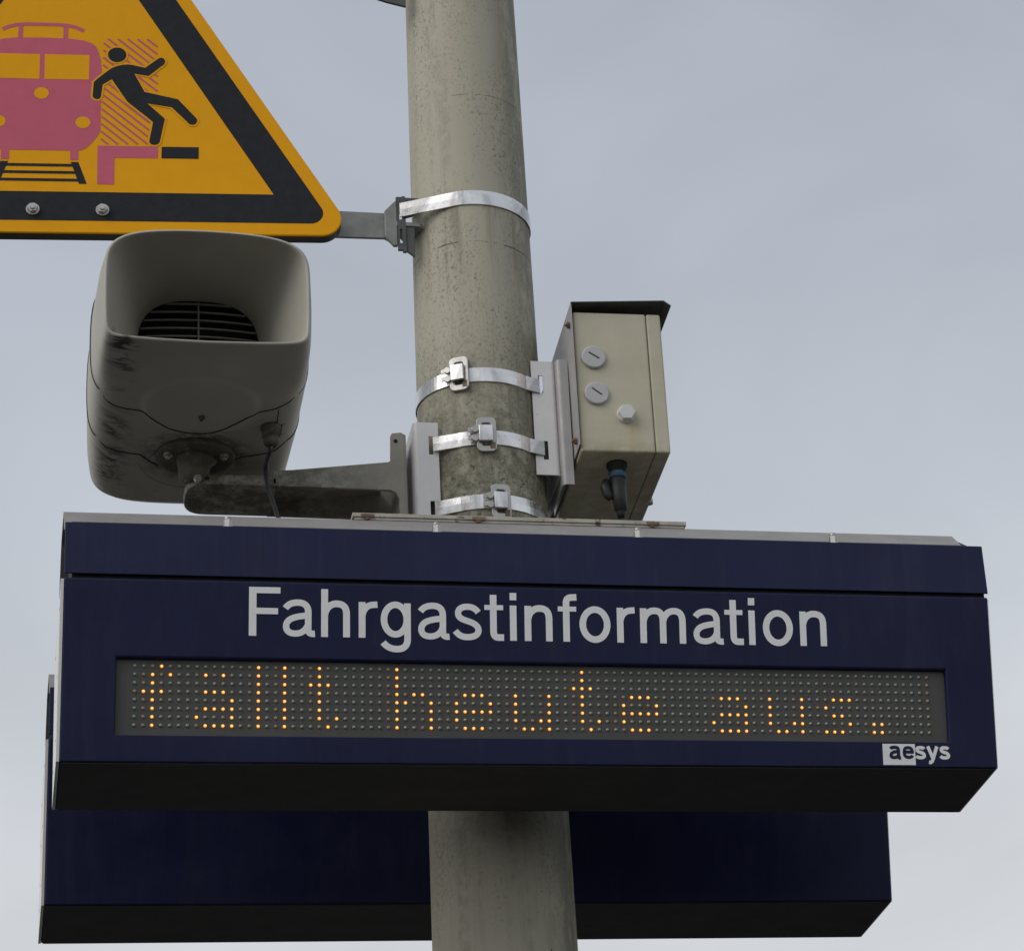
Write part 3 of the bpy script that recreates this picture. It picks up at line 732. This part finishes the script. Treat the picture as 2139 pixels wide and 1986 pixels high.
s2 = [(.1535,4.755),(.168,4.772),(.2297,4.7771),(.2519,4.8054),(.2801,4.8302),(.3051,4.8488),(.3357,4.8568),(.3724,4.8237),(.4104,4.7739),(.469,4.7597),(.4890,4.735)]
seam(s1, 4.545, 4.545).build('shell_seam', 'dark', sp); seam(s2, 4.70, 4.70).build('shell_seam', 'dark', sp)
seam([(.4628,4.598),(.4672,4.7565)], r=.001).build('hatch_seam', 'dark', sp)
seam([(.4628,4.66),(.485,4.66)], r=.0009).build('hatch_seam', 'dark', sp); seam([(.4650,4.70),(.485,4.70)], r=.0009).build('hatch_seam', 'dark', sp); seam([(.4735,4.66),(.474,4.70)], r=.002).build('hatch_clip', 'dark', sp)
b = MB(); b.cyl((.3276,4.595,2.4365),(.3276,4.595,2.4280),.0055,n=12); b.cyl((.3276,4.607,2.4365),(.3276,4.607,2.430),.003,n=8); b.build('drain_screw', 'dark_cast', sp)
# embossed arc behind the flange
arc = [(.325+.095*math.cos(R(a_)), 4.790+.095*math.sin(R(a_))) for a_ in range(35,176,5)]
MB().tube([(x,y,zbot(x,y)) for x,y in arc], .0016, 8).build('embossed_arc', 'speaker', sp)
# flange, neck
b = MB(); b.tube([(FX,FY,2.440),(FX,FY,2.430),(FX,FY,2.4285),(FX,FY,2.4275)], [.0705,.0710,.069,.060], 40); fl = b.build('mounting_flange', 'flange', sp)
for a_ in (205,335,90):
    x, y = FX+.055*math.cos(R(a_)), FY+.055*math.sin(R(a_))
    b = MB(); b.cyl((x,y,2.4285),(x,y,2.4220),.0085,n=6,sm=False); b.cyl((x,y,2.4220),(x,y,2.4175),.0045,n=10); b.build('flange_bolt', 'steel', fl)
b = MB(); b.tube([(FX,FY,2.4285),(FX,FY,2.4265),(FX-.002,FY+.004,2.418),(FX-.002,FY+.006,2.398),(FX-.002,FY+.01,2.386)], [.040,.036,.030,.027,.025], 28); b.build('neck', 'flange', sp)
# cable gland
gx, gy = .4528, 4.640
b = MB(); b.tube([(gx,gy,2.440),(gx,gy,2.434),(gx,gy,2.4335),(gx,gy,2.420),(gx,gy,2.4195)], [.0185,.0185,.0165,.0165,.0145], 10)
b.tube([(gx,gy,2.420),(gx,gy,2.406),(gx,gy,2.4015)], [.0145,.0138,.010], 12); gd = b.build('cable_gland', 'flange', sp)

cb = thing('speaker_cable', 'thin black cable drooping from under the loudspeaker across its bracket arm', 'cable', (gx,gy,2.408))
b = MB(); P_ = [Vector((gx,gy,2.406)),Vector((gx-.003,gy,2.39)),Vector((.4475,4.69,2.385)),Vector((.4525,4.705,2.355)),Vector((.462,4.71,2.325)),Vector((.4725,4.715,2.292)),Vector((.487,4.72,2.25)),Vector((.50,4.72,2.20))]
def catmull(P_, n=8):
    out = []
    for i in range(len(P_)-1):
        p0 = P_[max(i-1,0)]; p1 = P_[i]; p2 = P_[i+1]; p3 = P_[min(i+2,len(P_)-1)]
        for j in range(n):
            t = j/n; out.append(.5*((2*p1)+(p2-p0)*t+(2*p0-5*p1+4*p2-p3)*t*t+(3*p1-p0-3*p2+p3)*t**3))
    return out+[P_[-1]]
b.tube(catmull(P_), .0042, 10); b.build('cable', 'cable', cb)

# ------------------------------------------------------------------ speaker arm
ar = thing('speaker_bracket', 'mould-stained cast bracket arm with painted-in shade carrying the loudspeaker out from the pole', 'bracket', (.70,4.76,2.30))
YA0, YA1 = 4.735, 4.865
# front wall and rear wall: side profile; hollow below
prof = [(.4640,2.4015),(.50,2.4045),(.6740,2.4268),(.6785,2.4300),(.6800,2.482),(.6835,2.4870),(.700,2.4890),(.7040,2.486),(.7045,2.19),(.692,2.19),(.692,2.352),(.687,2.364),(.676,2.3690),(.50,2.3705),(.4640,2.3706)]
for y0, y1 in ((YA0,YA0+.008),(YA1-.008,YA1)):
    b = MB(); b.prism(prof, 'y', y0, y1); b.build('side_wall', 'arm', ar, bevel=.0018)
# top web and rounded nose
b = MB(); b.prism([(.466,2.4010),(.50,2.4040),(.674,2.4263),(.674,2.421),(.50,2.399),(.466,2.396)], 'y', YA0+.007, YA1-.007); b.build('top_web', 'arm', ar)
b = MB(); n = 28; vs = []; R0 = (YA1-YA0)/2
lv = [(2.3930,.90),(2.3900,.975),(2.385,1.0),(2.376,1.0),(2.3715,.975),(2.3695,.90)]
for z, s_ in lv:
    for i in range(n+1):
        a_ = R(90+180*i/n); c_, d_ = math.cos(a_), math.sin(a_)
        vs.append((.3600+.050*s_*-abs(c_)**(2/3), (YA0+YA1)/2+R0*s_*math.copysign(abs(d_)**(2/3), d_), z))
    vs.append((.4700, YA0+(1-s_)*R0, z)); vs.append((.4700, YA1-(1-s_)*R0, z))
q = n+3
fs = [(j*q+i,j*q+(i+1)%q,(j+1)*q+(i+1)%q,(j+1)*q+i) for j in range(len(lv)-1) for i in range(q)]
# ring order: arc from +y round to -y, then the square end
vs2 = []
for j in range(len(lv)): vs2 += vs[j*q:(j+1)*q]
b.add(vs2, fs, 0, False); b.face(list(range(q))); b.face([(len(lv)-1)*q+i for i in range(q)][::-1])
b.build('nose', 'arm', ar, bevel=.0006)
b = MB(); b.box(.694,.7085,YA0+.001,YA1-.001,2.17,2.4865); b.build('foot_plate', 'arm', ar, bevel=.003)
b = MB(); b.cyl((.3300,YA0-.007,2.3790),(.3300,YA0+.002,2.3790),.0075,n=6,sm=False); b.cyl((.3300,YA0-.011,2.3790),(.3300,YA0,2.3790),.0040,n=12); b.build('hinge_bolt', 'steel', ar, bevel=.0008)
b = MB(); b.cyl((.3470,YA0-.0006,2.3822),(.3470,YA0+.001,2.3822),.0042,n=12); b.build('bolt_hole', 'dark', ar)
b = MB(); b.cyl((.6890,YA0-.001,2.4700),(.6890,YA0+.001,2.4700),.0038,n=12); b.build('bolt_hole', 'dark', ar)

# ------------------------------------------------------------------ warning sign
SC = Vector((.4710,4.72,2.9792)); PSI = R(4.402); sx = Vector((math.cos(PSI),-math.sin(PSI),0)); sn = Vector((-math.sin(PSI),-math.cos(PSI),0))
def spt(u, v, d=0): return SC+sx*u+Vector((0,0,v))+sn*d
sg = thing('warning_sign', 'yellow and black triangular warning sign showing a train and a stumbling man', 'sign', tuple(SC))
SI = .7594; C0 = Vector((-SI/2, SI*math.sqrt(3)/6))
def rtri(off, rad, n=14):
    """triangle = inner triangle offset outwards by off, corners rounded with radius rad"""
    cs = []
    rin = SI*math.sqrt(3)/6
    for k, a0 in enumerate((-30,90,210)):
        dirv = Vector((math.cos(R(a0)),math.sin(R(a0)))); c_ = C0+dirv*2*(rin+off-rad)
        if rad <= 1e-6: cs.append(tuple(c_)); continue
        for i in range(n+1):
            a_ = R(a0-60+120*i/n); cs.append((c_.x+rad*math.cos(a_), c_.y+rad*math.sin(a_)))
    return cs
def sheet(poly, d, name, m, parent, holes=None):
    b = MB(); b.add([spt(*p,d) for p in poly], [tuple(range(len(poly)))]); return b.build(name, m, parent, fix=False)
# panel with a folded dark rim behind it
o_ = rtri(.0892,.0385); b = MB(); n_ = len(o_)
i_ = rtri(.0877,.0370)
vs = [spt(*p,0.0) for p in i_]+[spt(*p,-.0015) for p in o_]+[spt(*p,-.004) for p in o_]
b.add(vs, [tuple(range(n_))]+[(i,(i+1)%n_,n_+(i+1)%n_,n_+i) for i in range(n_)]+[(n_+i,n_+(i+1)%n_,2*n_+(i+1)%n_,2*n_+i) for i in range(n_)]); 
panel = b.build('panel', 'sign_yellow', sg)
for p_ in panel.data.polygons: p_.use_smooth = False
i_ = rtri(.0887,.0380); vs = [spt(*p,-.0042) for p in i_]+[spt(*p,-.028) for p in i_]+[spt(*p,-.028) for p in rtri(.076,.030)]
b = MB(); b.add(vs, [(i,(i+1)%n_,n_+(i+1)%n_,n_+i) for i in range(n_)]+[(n_+i,n_+(i+1)%n_,2*n_+(i+1)%n_,2*n_+i) for i in range(n_)]+[tuple(range(n_))]); b.build('rim', 'sign_back', sg)
# black border: ring between the sharp inner triangle and the rounded outer one
outer = rtri(.0630,.0235); inn = rtri(0,0); b = MB(); vs = [spt(*p,.0004) for p in outer]+[spt(*p,.0004) for p in inn]; n_ = len(outer); k_ = n_//3; fs = []
for c_ in range(3):
    for i in range(k_-1): fs.append((n_+c_, c_*k_+i, c_*k_+i+1))
    j = (c_+1)%3; fs.append((n_+c_, c_*k_+k_-1, j*k_, n_+j))
b.add(vs, fs); b.build('black_border', 'sign_black', sg, fix=False)
tcx = -.4335
def mir(ps): return [(2*tcx-u, v) for u, v in ps][::-1]
body_r = [(tcx,.3472),(-.3808,.3458),(-.3573,.3423),(-.3422,.3369),(-.3337,.3285),(-.3281,.3142),(-.3240,.2937),(-.3227,.2732),(-.3231,.1372),(-.3279,.1251),(-.3385,.1089),(-.3482,.0979),(-.3579,.0925),(-.3628,.0914),(-.3626,.0702),(-.3773,.0702),(-.3775,.0913),(tcx,.0913)]
tr = sheet(body_r[:-1]+mir(body_r)[1:-1], .0005, 'train_symbol', 'sign_pink', sg)
wr = [(-.4290,.3085),(-.3457,.3087),(-.3458,.2521),(-.4289,.2514)]
for w_ in (wr, mir(wr)): sheet(w_, .0008, 'train_window', 'sign_yellow', tr)
def disc(cu, cv, ru, rv, n=28): return [(cu+ru*math.cos(2*math.pi*i/n), cv+rv*math.sin(2*math.pi*i/n)) for i in range(n)]
for cu, cv in ((tcx,.2194),(-.3554,.1546),(2*tcx+.3554,.1546)): sheet(disc(cu,cv,.0137,.0131), .0008, 'train_lamp', 'sign_yellow', tr)
def line_sheet(pts, w, d, name, m, parent):
    L_ = stroke(pts, w); vs = []
    for l, r in L_: vs += [spt(*l,d), spt(*r,d)]
    b = MB(); b.add(vs, [(2*i,2*i+1,2*i+3,2*i+2) for i in range(len(L_)-1)]); return b.build(name, m, parent, fix=False)
pt = [(-.357,.3650),(-.3712,.3722),(-.3864,.3765),(-.4048,.3780),(tcx,.3781)]
line_sheet(pt+mir(pt)[1:], .0075, .0005, 'pantograph_symbol', 'sign_pink', tr)
for s_ in (0,1):
    q = [(-.3957,.3745),(-.3874,.3745),(-.3870,.3458),(-.3953,.3462)]; sheet(q if not s_ else mir(q), .0006, 'pantograph_post', 'sign_pink', tr)
# track
trk = None
rl = [(-.3763,.0659),(-.3623,.0658),(-.3462,.0179),(-.3605,.0178)]
tk = sheet(rl, .0005, 'track_symbol', 'sign_black', sg); sheet(mir(rl), .0005, 'rail', 'sign_black', tk)
for v0, v1, e0, e1 in ((.0555,.0613,.3722,.3707),(.0396,.0453,.3680,.3664),(.0228,.0286,.3634,.3618)):
    q = [(tcx,v1),(-e0,v1),(-e1,v0),(tcx,v0)]; sheet(q[:3]+[(q[3][0],q[3][1])]+mir(q)[1:-1], .0007, 'sleeper', 'sign_black', tk)
sheet([(-.3276,.1034),(-.2157,.1036),(-.2160,.0772),(-.296,.0768),(-.2962,.0173),(-.3270,.0174)], .0005, 'platform_edge_symbol', 'sign_pink', sg)
sheet([(-.2088,.1031),(-.1397,.1034),(-.1399,.0773),(-.209,.0772)], .0005, 'safe_area_symbol', 'sign_black', sg)
man = [(-.3128,.2714),(-.3064,.2775),(-.2996,.2820),(-.2915,.2856),(-.2829,.2878),(-.2745,.2887),(-.2662,.2882),(-.241,.2819),(-.216,.3041),(-.2110,.3063),(-.2059,.3044),(-.2028,.2978),(-.2048,.2915),(-.2342,.2632),(-.2610,.2678),(-.2416,.2266),(-.1786,.2110),(-.1458,.1706),(-.1428,.1665),(-.1424,.1620),(-.1445,.1571),(-.1478,.1540),(-.1518,.1531),(-.1571,.1550),(-.1903,.1924),(-.236,.2002),(-.2032,.1661),(-.2120,.1147),(-.2142,.1100),(-.2180,.1072),(-.2227,.1065),(-.2275,.1076),(-.2308,.1105),(-.2320,.1151),(-.2251,.1583),(-.2737,.2034),(-.3032,.2540),(-.3200,.2413),(-.3230,.2140),(-.3245,.2102),(-.3275,.2082),(-.3308,.2077),(-.3345,.2085),(-.3372,.2110),(-.3386,.2156),(-.3367,.2470),(-.3259,.2588)]
# yellow halo round the figure: the same outline grown by 3.5 mm
def grow(poly, w):
    out = []; n = len(poly); ar_ = sum(poly[i][0]*poly[(i+1)%n][1]-poly[(i+1)%n][0]*poly[i][1] for i in range(n)); sg_ = -1 if ar_ > 0 else 1
    for i in range(n):
        a_, p, c_ = poly[i-1], poly[i], poly[(i+1)%n]
        d1 = Vector((p[0]-a_[0],p[1]-a_[1])).normalized(); d2 = Vector((c_[0]-p[0],c_[1]-p[1])).normalized(); t = (d1+d2).normalized()
        nn = Vector((-t.y,t.x))*sg_; k = 1/max(.7, abs(nn.dot(Vector((-d1.y,d1.x))))); out.append((p[0]+nn.x*w*k, p[1]+nn.y*w*k))
    return out
halo = grow(man, .0035); ms = sheet(man, .0011, 'falling_man_symbol', 'sign_black', sg); sheet(disc(-.2939,.3104,.0174,.0170), .0011, 'head', 'sign_black', ms)
sheet(halo, .0008, 'halo', 'sign_yellow', ms); sheet(disc(-.2939,.3104,.0208,.0204), .0008, 'halo', 'sign_yellow', ms)
# hatching, clipped to its field
hp = [(-.3195,.3480),(-.2178,.3493),(-.2173,.2247),(-.2355,.2243),(-.2309,.1453),(-.2330,.1086),(-.3222,.1066)]
def inside(u, v, poly):
    r_ = False; n = len(poly)
    for i in range(n):
        (x1_,y1_),(x2_,y2_) = poly[i], poly[(i+1)%n]
        if (y1_ > v) != (y2_ > v) and u < (x2_-x1_)*(v-y1_)/(y2_-y1_)+x1_: r_ = not r_
    return r_
k = 0; dv = Vector((1,-.905)).normalized()
for q in range(-16,26):
    # line through (-.3089+.0188q, .1075)
    run = []
    for s_ in range(0,600):
        v = .355-s_*.0005; u = -.3089+.0188*q+(.1075-v)*-1/.905*-1*-1
        u = -.3089+.0188*q-(v-.1075)/.905
        if inside(u,v,hp) and not inside(u,v,body_r): run.append((u,v))
    if len(run) > 6: line_sheet([run[0],run[-1]], .0037, .0006 , 'hatch_line', 'sign_pink', sg)
# bolts
bt = MB(); bt.cyl((0,0,0),(0,-.0025,0),.0125,n=20); bt.cyl((0,-.0025,0),(0,-.0095,0),.0100,.0095,n=6,sm=False); bt.cyl((0,-.0095,0),(0,-.013,0),.0050,n=12)
btm = mesh_only(bt, 'bolt_mesh', ['steel'])
for u in (-.4432,-.3163): inst('bolt', btm, sg, spt(u,-.040,.0008), (0,.3*u*9,-PSI))
# backing rail
b = MB(); b.add([spt(u,v,d) for u in (-.70,.10) for v in (-.064,-.010) for d in (-.030,-.040)], [(0,1,3,2),(4,6,7,5),(0,4,5,1),(2,3,7,6),(0,2,6,4),(1,5,7,3)]); b.build('back_rail', 'galv', sg)

# clamp from rail to pole
cl = thing('sign_clamp', 'grey galvanised arm and slotted saddle clamping the warning sign to the pole', 'clamp', (.70,4.76,2.93))
b = MB(); b.prism([(.560,2.9065),(.682,2.9095),(.690,2.905),(.6975,2.897),(.6975,2.985),(.688,2.9655),(.560,2.9650)], 'y', 4.742, 4.749); b.build('arm', 'galv', cl, bevel=.0012)
b = MB(); b.prism([(.682,2.9095),(.6980,2.8890),(.7060,2.8890),(.7060,2.992),(.6980,2.984),(.682,2.9655)], 'y', 4.7335, 4.7415); b.build('gusset', 'galv', cl, bevel=.002)
# saddle: front wall with two see-through slots, three fins reaching to the pole
b = MB(); y0 = 4.733
for x0_,x1_,z0_,z1_ in ((.7065,.7105,2.880,2.998),(.7160,.7225,2.876,3.000)): b.box(x0_,x1_,y0,y0+.006,z0_,z1_)
for z0_,z1_ in ((2.880,2.895),(2.9265,2.9475),(2.983,2.998)): b.box(.7105,.7160,y0,y0+.006,z0_,z1_)
b.build('saddle_wall', 'dark_cast', cl)
for z0_, m_ in ((2.934,'galv'),(2.989,'dark_cast')):
    b = MB(); b.prism([(.7040,4.7335),(.7500,4.7335),(.7560,4.742),(.7440,4.79),(.7280,4.80),(.7160,4.78)], 'z', z0_, z0_+.009); b.build('fin', m_, cl, bevel=.0015)
b = MB(); b.prism([(.7230,2.8800),(.7230,2.9335),(.7400,2.9335),(.7380,2.8680)], 'y', 4.736, 4.742); b.build('lower_cheek', 'dark_cast', cl, bevel=.001)

# ------------------------------------------------------------------ edge of another fitting at the very top of the pole
tf = thing('upper_clamp', 'dark plate edge left of the pole at the very top of the picture', 'clamp', (.72,4.76,3.45))
b = MB(); b.prism([(.640,3.475),(.700,3.4565),(.7390,3.4480),(.7390,3.560),(.640,3.560)], 'y', 4.736, 4.742); b.build('plate', 'dark_cast', tf)
